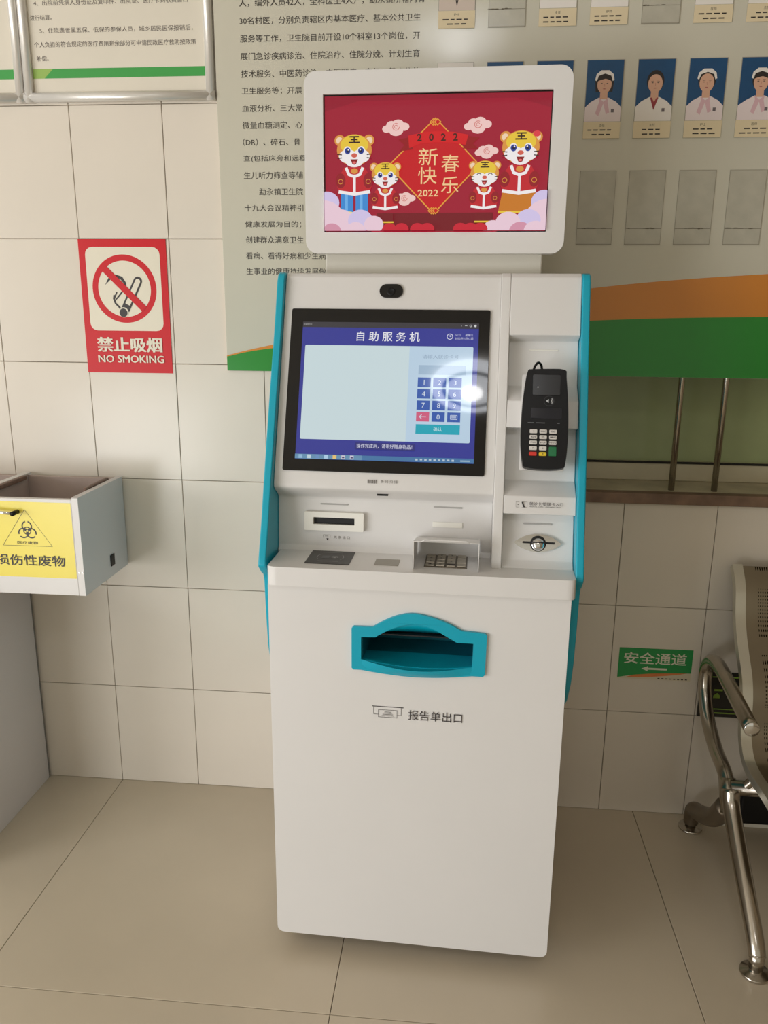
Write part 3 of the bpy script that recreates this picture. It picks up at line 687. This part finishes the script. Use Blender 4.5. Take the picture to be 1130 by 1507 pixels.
a.rect(.162, .182, -.1478, -.1445, D(150, 180, 200))
a.build('screen_picture', ki, tilt(0, 0, .0031))
# camera window
cw = plate('camera_window', rrect_pts(-.0265, .0245, .2065, .2365, .0148, 8), [], .003, M_glass, ki, tilt(0, 0, .0022), .0005, 1)
lathe('camera_lens', [(.009, 0), (.009, .001), (.006, .0018), (.0045, .0006), (.0, .0006)], M_black, ki, seg=20, mw=tilt(-.001, .2195, .0022))
# caption : barcode icon + text
a = Art(.00008)
gk = ink((92, 86, 80)); rnd = random.Random(3)
x_ = -.0315
while x_ < -.0125:
    w_ = rnd.choice((.0006, .0010, .0014)); a.rect(x_, x_ + w_, -.1985, -.1905, gk); x_ += w_ + .0011
a.text('条 码 扫 描', -.004, -.1938, .0064, gk, width=.036)
a.build('scanner_caption', ki, tilt(0, 0, .0006))
def wallm(x, z, out=0.):          # lower recessed wall, almost vertical
    v = -.128 + (1.066 - z) * .0882 + out
    return face(v, x, z) @ Matrix.Rotation(-math.radians(5), 4, 'X')
plate('scanner_window', rrect_pts(-.012, .012, -.0016, .0016, .0008, 2), [], .004, M_dark, ki, face(-.0985, -.0835, 1.0875) @ Matrix.Rotation(math.radians(40), 4, 'X'))
M_trim = mat('ticket_bezel_white', (238, 236, 228), rough=.35)
plate('ticket_outlet', rrect_pts(-.0655, .0655, -.0205, .0205, .002, 3), [rrect_pts(-.0455, .0455, -.0065, .0085, .0005, 1)], .012, M_trim, ki, wallm(-.192, 1.021, .011), .0015, 2)
boxes('ticket_slot', [(-.24, -.144, .1215, .124, 1.012, 1.032)], M_dark, ki)
for x_, w_ in ((-.193, .031), (.055, .031)):
    plate('status_light', rrect_pts(-w_, w_, -.0016, .0016, .0015, 3), [], .003, mat('grey_indicator', (172, 170, 168), rough=.3), ki, wallm(x_, 1.0575 + (.002 if x_ > 0 else 0), .0016), .0004, 1)
plate('label_strip', rrect_pts(-.032, .032, -.0058, .0058, .001, 2), [], .003, M_trim, ki, wallm(.055, 1.0215, .002), .0005, 1)
a = Art(.00008)
lk = ink((120, 114, 106))
a.text('凭 条 出 口', -.0005, 0, .0062, lk, width=.036)
for p_ in ((-.024, -.008, .0045, .005), (-.024, -.0235, -.002, .005), (-.0085, -.008, -.002, .005), (-.020, -.012, .002, .0026), (-.020, -.012, -.0002, .0004)): a.rect(*p_, lk)
a.poly([(-.0165, -.003), (-.0115, -.003), (-.014, -.008)], kk)
a.build('ticket_caption', ki, wallm(-.1935, .984, .0006))
# counter pads
hor = lambda x, v, z: Matrix(((1, 0, 0, x), (0, 1, 0, -v), (0, 0, 1, z), (0, 0, 0, 1)))
cr_ = plate('card_reader_pad', rrect_pts(-.0475, .0475, -.045, .045, .002, 2), [], .003, mat('reader_dark', (52, 50, 48), rough=.35), ki, hor(-.191, -.0645, .9556), .0006, 1)
a = Art(.00008)
ln = ink((150, 150, 150))
for s_ in (-1, 1): a.ring(0, 0, .028, .0292, ln, 16, -35 if s_ > 0 else 145, 35 if s_ > 0 else 215)
a.rrect(-.018, -.002, -.010, .008, .002, ink((90, 90, 92))); a.ring(.010, 0, .006, .0074, ln, 20); a.ell(.010, -.002, .003, .004, ln, 12)
for y_ in (-.030, .030): a.rect(-.022, .022, y_ - .0006, y_ + .0006, ln)
a.build('reader_icon', cr_, Matrix.Translation((0, 0, .0002)))
plate('id_pad', rrect_pts(-.0255, .0255, -.021, .021, .001, 2), [], .002, mat('grey_pad', (150, 145, 134), rough=.4), ki, hor(-.0665, -.0495, .9552), .0004, 1)
kp = plate('keypad_base', rrect_pts(-.0445, .0445, -.043, .043, .002, 2), [], .003, mat('keypad_steel', (120, 112, 100), rough=.35, metal=.6), ki, hor(.0565, -.0735, .9556), .0005, 1)
bm = bmesh.new()
for r_ in range(4):
    for c_ in range(4):
        x_, y_ = -.0325 + c_ * .0217, -.031 + r_ * .0207
        add_box(bm, x_ - .0088, x_ + .0088, y_ - .0082, y_ + .0082, 0, .0028)
ks = link('keypad_keys', mesh_of(bm, mat('key_steel', (190, 182, 168), rough=.3, metal=.6)), kp); bevel(ks, .001, 2)
a = Art(.00005)
for r_, s_ in enumerate(('123', '456', '789', '.0-')):
    for c_, ch in enumerate(s_): a.text(ch, -.0325 + c_ * .0217, .031 - r_ * .0207, .007, kk, align='C')
a.build('key_digits', kp, Matrix.Translation((0, 0, .0029)))
# privacy hood around the keypad
bm = bmesh.new()
def slab(pts, th, ax=0):
    o_ = [Vector(p) for p in pts]; d_ = Vector((th, 0, 0)) if ax == 0 else Vector((0, 0, th))
    A = [bm.verts.new(p) for p in o_]; B = [bm.verts.new(p + d_) for p in o_]
    bm.faces.new(A[::-1]); bm.faces.new(B)
    for i in range(len(A)): bm.faces.new((A[i], A[(i + 1) % len(A)], B[(i + 1) % len(A)], B[i]))
slab([(-.0095, .011, .9545), (-.0095, .112, .9545), (-.0095, .118, .992), (-.0095, .012, 1.0135)], .0016)
slab([(.1232, .011, .9545), (.1232, .112, .9545), (.1232, .118, .992), (.1232, .012, 1.0135)], .0016)
slab([(-.0095, .012, 1.0135), (.008, .012, 1.0135), (.0135, .006, 1.019), (.1005, .006, 1.019), (.106, .012, 1.0135), (.1248, .012, 1.0135), (.1248, .118, .992), (-.0095, .118, .992)], .0016, 2)
hd = link('keypad_hood', mesh_of(bm, M_white), ki)
# card column details
a = Art(.00008); a.T = lambda x, y: (x, y - 1.0835)
for p_ in ((.196, .203, 1.0895, 1.090), (.196, .203, 1.0785, 1.079), (.196, .1965, 1.0785, 1.09), (.208, .219, 1.0895, 1.09), (.208, .219, 1.0785, 1.079), (.2185, .219, 1.0785, 1.09)): a.rect(*p_, lk)
a.ell(.2005, 1.084, .001, .001, kk, 8); a.poly([(.2075, 1.0895), (.2105, 1.0895), (.2145, 1.079), (.2115, 1.079)], ink((20, 20, 20)))
a.text('就诊卡/银联卡入口', .2235, 1.0868, .0068, kk, width=.068); a.text('MEDICAL CARD / UNIONPAY CARD', .2235, 1.0808, .0024, kk, width=.064)
def colm(z, out): c_, s_ = math.cos(TT), math.sin(TT); v = f(z) + out; return Matrix(((1, 0, 0, 0), (0, s_, -c_, -v), (0, c_, s_, z), (0, 0, 0, 1)))
a.build('card_caption', ki, colm(1.0835, .0007))
plate('status_light', rrect_pts(.2135, .2735, -.0016, .0016, .0015, 3), [], .003, _M['grey_indicator'], ki, colm(1.040, -rd + .0022), .0004, 1)
plate('slot_seam', rrect_pts(.2147, .2757, -.0013, .0013, .0012, 3), [], .003, M_trim, ki, colm(1.390, -rd + .0022), .0004, 1)
# chrome card entry
def lens(a_, b_, n=28):
    R_ = (a_ * a_ + b_ * b_) / (2 * b_); th_ = math.asin(a_ / R_); out = []
    for i in range(n): q = -th_ + 2 * th_ * i / n; out.append((R_ * math.sin(q), R_ * math.cos(q) - (R_ - b_)))
    for i in range(n): q = -th_ + 2 * th_ * i / n; out.append((-R_ * math.sin(q), -(R_ * math.cos(q) - (R_ - b_))))
    return out
ce = plate('card_entry', lens(.0492, .0185), [], .008, M_chrome, ki, colm(1.0035, -rd + .008) @ Matrix.Translation((.2445, 0, 0)), .0035, 3)
plate('entry_slot', rrect_pts(-.031, .035, -.0022, .0022, .001, 2), [], .001, M_dark, ce, Matrix.Translation((0, .001, .0006)))
lathe('knob_ring', [(.0165, 0), (.0165, .0012), (.0, .0014)], M_dark, ce, seg=28, mw=Matrix.Translation((.001, -.001, 0)))
lathe('entry_knob', [(.0135, 0), (.0135, .004), (.012, .008), (.009, .0105), (.004, .012), (0, .0122)], M_chrome, ce, seg=28, mw=Matrix.Translation((.001, -.003, 0)))
plate('entry_gap', rrect_pts(-.0135, .0135, -.0011, .0011, .0005, 1), [], .006, M_dark, ce, Matrix.Translation((.001, .0012, .0128)))
# terminal holder plate
c_, s_ = math.cos(TT), math.sin(TT)
def tplane(a_, b_, out): return tilt(a_, b_, out)
plate('terminal_holder', rrect_pts(.2835, .373, -.1625, .0375, .003, 2), [], .017, M_white, ki, tplane(0, 0, .021), .002, 2)

# ============================================================ CARD PAYMENT TERMINAL (rests in the holder)
R_k = Matrix.Translation((.965, -.64, 0)) @ Matrix.Rotation(TH_, 4, 'Z')
pos = bpy.data.objects.new('payment_terminal', None); COL.objects.link(pos); pos.empty_display_size = .03
pos.matrix_world = R_k @ tilt(.3305, -.060, .0215)
tag(pos, 'black handheld card payment terminal with white, red, yellow and green keys on the kiosk', 'card terminal')
outl = cub([(-.0345, .102), (0, .1035), (.0365, .102), (.0405, .085), (.0450, .03), (.0465, -.02), (.0455, -.06), (.0425, -.09), (.0365, -.1005), (0, -.1035), (-.0365, -.1005), (-.0425, -.09), (-.0465, -.06), (-.0475, -.02), (-.0460, .03), (-.0405, .085), (-.0370, .1)], 3)
plate('terminal_body', outl, [], .022, M_black, pos, Matrix.Translation((0, 0, .022)), .007, 4)
plate('printer_lid', rrect_pts(-.027, .0285, .048, .091, .003, 3), [], .003, mat('lid_black', (26, 27, 30), rough=.22), pos, Matrix.Translation((0, 0, .0235)), .001, 2)
plate('terminal_screen', rrect_pts(-.029, .0335, .0, .022, .002, 2), [], .002, mat('lcd_dark', (28, 30, 38), rough=.1), pos, Matrix.Translation((0, 0, .0228)), .0004, 1)
a = Art(.00006)
lw = ink((196, 198, 200)); lgy = ink((120, 122, 126))
a.ring(.0065, .0365, .0098, .0104, ink((70, 72, 76)), 26)
a.poly([(.000, .0365), (.006, .0405), (.006, .0325)], lw)
for q in (.004, .0065): a.ring(.007, .0365, q, q + .0012, lw, 10, -50, 50)
a.ell(-.0165, .0645, .0012, .0012, lw, 10)
for x_, w_ in ((-.0345, .012), (-.018, .018), (.024, .005)): a.rect(x_, x_ + w_, -.0100, -.0085, lgy)
a.build('terminal_marks', pos, Matrix.Translation((0, 0, .0237)))['kind'] = 'stuff'
kw = mat('key_white', (214, 210, 206), rough=.4)
def key(x_, y_, w_, h_, m_, lab):
    k_ = plate('key', rrect_pts(-w_ / 2, w_ / 2, -h_ / 2, h_ / 2, .0015, 2), [], .003, m_, pos, Matrix.Translation((x_, y_, .0240)), .0006, 1)
    if lab:
        b_ = Art(.00003); b_.text(lab, 0, 0, .0032, kk, align='C', bold=.01); b_.build('key_print', k_, Matrix.Translation((0, 0, .0001)))
for r_ in range(4):
    for q in range(3):
        if r_ == 3 and q == 2: continue
        key(-.0225 + q * .0195, -.0265 - r_ * .0115, .0148, .0078, kw, ('1', '2ABC', '3DEF', '4GHI', '5JKL', '6MNO', '7PQRS', '8TUV', '9WXYZ', 'F', '0')[r_ * 3 + q])
key(-.0225, -.0725, .0148, .0078, mat('key_red', (214, 50, 36), rough=.4), ''); key(-.003, -.0725, .0148, .0078, mat('key_yellow', (226, 196, 40), rough=.4), '×')
key(.0165, -.0670, .0148, .0190, mat('key_green', (22, 112, 66), rough=.4), 'I')
tube('cable', [(-.026, .098, .012), (-.024, .108, .016), (-.017, .119, .010), (-.010, .117, .002), (-.007, .1045, -.003), (-.006, .096, -.006)], .0026, M_black, pos, 10, 6)

# ============================================================ MEDICAL WASTE BOX AND CABINET (left)
cb = thing('laminate_cabinet', 'tall grey laminate cabinet standing under the yellow-labelled waste box', 'cabinet', (-.235, 0, 0))
boxes('carcass', [(-.60, 0, -.46, -.012, .0, .722)], M_grey, cb, .0015)
boxes('side_edge', [(-.003, .0012, -.014, -.009, .0, .722)], mat('edge_band', (120, 116, 112), rough=.5), cb)
boxes('door', [(-.598, -.303, -.478, -.461, .03, .715), (-.299, -.003, -.478, -.461, .03, .715)], M_lam, cb, .001)
for x_ in (-.33, -.272): tube('handle', [(x_, -.48, .40), (x_, -.50, .41), (x_, -.50, .50), (x_, -.48, .51)], .005, M_alu, cb, 10, 3)
wx = thing('medical_waste_box', 'open white laminate waste box with yellow biohazard label on its front', 'waste box', (0, 0, .732))
def W(x0, x1, y0, y1, z0, z1): return (x0, x1, y0, y1, z0 - .732, z1 - .732)
def Wz(z): return z - .732
sb = prism_x('side_board', [(-.008, 0), (-.283, 0), (-.283, .2655), (-.272, .2665), (-.008, .266)], .061, .0788, M_grey, wx, .0012, 2)
boxes('side_front_edge', [W(.0612, .0786, -.2848, -.2825, .7335, .9965)], M_lam, wx)
prism_x('side_board', [(-.008, 0), (-.283, 0), (-.283, .2655), (-.272, .2665), (-.008, .266)], -.72, -.702, M_grey, wx, .0012, 2)
boxes('front_board', [W(-.702, .0605, -.2845, -.268, .733, .992)], M_lam, wx, .0012)
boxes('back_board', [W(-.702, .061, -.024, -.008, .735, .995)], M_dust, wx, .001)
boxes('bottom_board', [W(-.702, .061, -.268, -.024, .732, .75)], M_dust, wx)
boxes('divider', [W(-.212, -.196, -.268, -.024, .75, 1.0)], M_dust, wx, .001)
boxes('divider_top', [W(-.2135, -.1945, -.268, -.008, 1.0, 1.0035)], M_lam, wx)
M_rail = mat('brown_rail', (118, 92, 78), rough=.5, noise=.25, nscale=40)
for x_ in (.053, -.190): 
    boxes('brown_rail', [W(x_ - .005, x_ + .006, -.19, -.05, .990, 1.003)], M_rail, wx, .003)
boxes('corner_bracket', [W(.0786, .0815, -.125, -.100, .762, .795)], M_black, wx, .0012)
boxes('screw', [W(.064, .068, -.2862, -.2846, .795, .799), W(.0735, .0775, -.2862, -.2846, .795, .799)], M_alu, wx)
tube('handle', [(-.26, -.287, Wz(.973)), (-.25, -.305, Wz(.970)), (-.17, -.308, Wz(.963)), (-.087, -.306, Wz(.957))], .0042, M_chrome, wx, 12, 3)
tube('handle_post', [(-.086, -.2845, Wz(.957)), (-.086, -.311, Wz(.957))], .0060, M_black, wx, 12, 0)
a = Art(.0001); a.T = lambda x, z: (x, z - .732)
yl = mat('label_yellow', (238, 220, 92), rough=.3)
a.rect(-.40, .0585, .780, .984, yl)
by = ink((70, 66, 40))
tr = [(-.0665, .963), (.0000, .866), (-.1345, .8655)]
for p, q in ((0, 1), (1, 2), (2, 0)): a.line([tr[p], tr[q]], .0011, by)
bx, bz = -.0645, .9065
for k in range(3):
    q = math.radians(90 + 120 * k); ccx, ccz = bx + .0125 * math.cos(q), bz + .0125 * math.sin(q) * 1.0
    a.ring(ccx, ccz, .0105, .0138, sk, 30, math.degrees(q) - 150, math.degrees(q) + 150) if False else a.ring(ccx, ccz, .0108, .0142, sk, 34, math.degrees(q) + 15, math.degrees(q) + 345)
a.ring(bx, bz, .0085, .0108, sk, 30); a.ell(bx, bz, .0028, .0028, yl, 12)
a.text('医疗废物', -.0665, .8745, .0080, sk, width=.056, align='C')
a.text('损伤性废物', -.0640, .8265, .0295, sk, width=.190, align='C', bold=.01)
a.build('warning_label', wx, wall_frame(0, -.2847, 0))

# ============================================================ STEEL BENCH (right)
bn = thing('steel_bench', 'stainless steel waiting bench with curved armrest and perforated seat at the right edge', 'bench', (1.757, 0, 0))
def foot(y):
    lathe('foot', [(.031, 0), (.034, .003), (.033, .007), (.018, .012), (.012, .016), (.012, .03)], M_steel, bn, (0, y, 0), 28)
foot(-.065); foot(-.598)
tube('leg', [(0, -.598, .018), (0, -.598, .058)], .0165, M_steel, bn, 18, 0)
tube('leg', [(0, -.600, .046), (0, -.575, .075), (0, -.50, .135), (0, -.41, .205), (0, -.345, .262), (0, -.325, .30)], (.0185, .0225), M_steel, bn, 18, 6)
tube('leg', [(0, -.065, .02), (0, -.068, .05), (0, -.085, .075), (0, -.15, .105), (0, -.24, .16), (0, -.315, .245)], (.020, .027), mat('dull_cast_steel', (120, 108, 92), rough=.42, metal=.8), bn, 18, 6)
tube('leg_socket', [(0, -.333, .236), (0, -.292, .312)], .021, M_steel, bn, 20, 0)
tube('armrest', [(0, -.300, .30), (0, -.262, .318), (0, -.185, .335), (0, -.105, .375), (0, -.058, .43), (0, -.046, .475), (0, -.052, .512), (0, -.085, .542), (0, -.135, .553), (0, -.19, .5475), (0, -.28, .532), (0, -.402, .512)], .0185, M_steel, bn, 18, 6)
lathe('arm_cap', [(.0185, 0), (.0190, .002), (.0180, .005), (.012, .007), (0, .0075)], M_chrome, bn, seg=24, mw=Matrix(((1, 0, 0, 0), (0, .1, -.995, -.401), (0, .995, -.1, .5122), (0, 0, 0, 1))))
tube('cross_beam', [(.0, -.318, .300), (1.5, -.318, .300)], .019, M_steel, bn, 18, 0)
prof = [(-.045, .805), (-.085, .760), (-.108, .690), (-.135, .640), (-.163, .604), (-.205, .555), (-.226, .510), (-.236, .46), (-.248, .41), (-.285, .365), (-.34, .350), (-.42, .352), (-.50, .350), (-.545, .338), (-.565, .318)]
def sheet(name, x0, x1, th, m, parent):
    P = [Vector((0, y, z)) for y, z in [(v.x, v.y) for v in smooth_path([(p[0], p[1], 0) for p in prof], 4)]]
    bm = bmesh.new(); A = []; 
    for i, p in enumerate(P):
        t_ = (P[min(i + 1, len(P) - 1)] - P[max(i - 1, 0)]).normalized(); n_ = Vector((0, t_.z, -t_.y))
        A.append([bm.verts.new((x0, p.y + n_.y * th / 2, p.z + n_.z * th / 2)), bm.verts.new((x1, p.y + n_.y * th / 2, p.z + n_.z * th / 2)), bm.verts.new((x1, p.y - n_.y * th / 2, p.z - n_.z * th / 2)), bm.verts.new((x0, p.y - n_.y * th / 2, p.z - n_.z * th / 2))])
    for i in range(len(P) - 1):
        for k in range(4): bm.faces.new((A[i][k], A[i][(k + 1) % 4], A[i + 1][(k + 1) % 4], A[i + 1][k]))
    bm.faces.new(A[0]); bm.faces.new(A[-1][::-1])
    o = link(name, mesh_of(bm, m, name, True), parent); o.modifiers.new('e', 'EDGE_SPLIT').split_angle = math.radians(40); return o
# perforated steel: rows of small dark holes in patches
pm = bpy.data.materials.new('perforated_steel'); pm.use_nodes = True; nt = pm.node_tree; P_ = nt.nodes['Principled BSDF']
P_.inputs['Metallic'].default_value = 1; P_.inputs['Roughness'].default_value = .34
tcn = nt.nodes.new('ShaderNodeTexCoord'); sep = nt.nodes.new('ShaderNodeSeparateXYZ'); nt.links.new(tcn.outputs['Object'], sep.inputs[0])
def mth(op, a_, b_=None, **k):
    n_ = nt.nodes.new('ShaderNodeMath'); n_.operation = op
    for i, q in enumerate((a_, b_)):
        if q is None: continue
        if isinstance(q, (int, float)): n_.inputs[i].default_value = q
        else: nt.links.new(q, n_.inputs[i])
    return n_.outputs[0]
fx = mth('SUBTRACT', mth('FRACT', mth('DIVIDE', sep.outputs[0], .0058)), .5)
fz = mth('SUBTRACT', mth('FRACT', mth('DIVIDE', mth('SUBTRACT', sep.outputs[2], mth('MULTIPLY', sep.outputs[1], .6)), .0072)), .5)
dd = mth('SQRT', mth('ADD', mth('MULTIPLY', fx, fx), mth('MULTIPLY', fz, fz)))
hm = mth('LESS_THAN', dd, .27)
inx = mth('LESS_THAN', mth('ABSOLUTE', mth('SUBTRACT', mth('MODULO', sep.outputs[0], .55), .29)), .195)
stripes = mth('LESS_THAN', mth('ABSOLUTE', mth('SUBTRACT', mth('FRACT', mth('DIVIDE', sep.outputs[2], .155)), .5)), .38)
mask = mth('MULTIPLY', mth('MULTIPLY', hm, inx), stripes)
mx = nt.nodes.new('ShaderNodeMix'); mx.data_type = 'RGBA'; nt.links.new(mask, mx.inputs['Factor'])
mx.inputs['A'].default_value = (*s2l((150, 141, 124)), 1); mx.inputs['B'].default_value = (.01, .01, .01, 1)
nt.links.new(mx.outputs['Result'], P_.inputs['Base Color'])
M_rail2 = mat('bright_seat_rail', (214, 212, 200), rough=.3, metal=.85)
for k in range(2):
    x0 = .055 + k * .56
    st_ = sheet('seat_shell', x0, x0 + .52, .003, pm, bn)
    for x_ in (x0 - .008, x0 + .528): sheet('seat_rail', x_ - .013, x_ + .013, .022, M_rail2, st_)
    tube('seat_bracket', [(x0 + .26, -.318, .30), (x0 + .26, -.33, .347)], .03, M_steel, bn, 16, 0)
tube('seat_bracket', [(.0, -.315, .28), (.03, -.32, .30), (.055, -.33, .338)], .012, M_steel, bn, 12, 3)

# black storage case on the floor behind the bench
bc = thing('black_case', 'black case on a thin white base against the wall under the bench', 'case', (1.885, 0, 0))
boxes('case_shell', [(0.008, .42, -.062, -.012, .0205, .125)], mat('case_black', (12, 12, 14), rough=.35), bc, .008, 4)
boxes('case_base', [(-.115, .60, -.045, -.004, 0, .018), (-.006, .004, -.03, -.006, .018, .12)], mat('case_base_white', (214, 206, 190), rough=.4), bc, .003)

# ============================================================ ROUND CEILING LAMP (seen as reflection in the touch screen)
lp = thing('ceiling_lamp', 'round ceiling lamp with bright centre, mirrored in the touch screen', 'lamp', (.965, -2.93, 3.0))
lathe('lamp_ring', [(.235, 0), (.245, -.02), (.24, -.045), (.22, -.05), (.185, -.045), (.18, 0)], mat('lamp_ring', (244, 246, 250), rough=.3, emit=9), lp, seg=48)
lathe('lamp_rim', [(.178, 0), (.178, -.05), (.17, -.056), (.16, -.05), (.16, 0)], M_black, lp, seg=48)
lathe('lamp_bowl', [(.158, 0), (.158, -.03), (.15, -.05), (.13, -.056), (.0, -.058)], mat('lamp_bowl', (244, 246, 250), rough=.3, emit=8), lp, seg=48)
lathe('lamp_centre', [(.065, -.058), (.065, -.075), (.05, -.09), (0, -.095)], mat('lamp_centre', (255, 255, 255), rough=.3, emit=22), lp, seg=32)
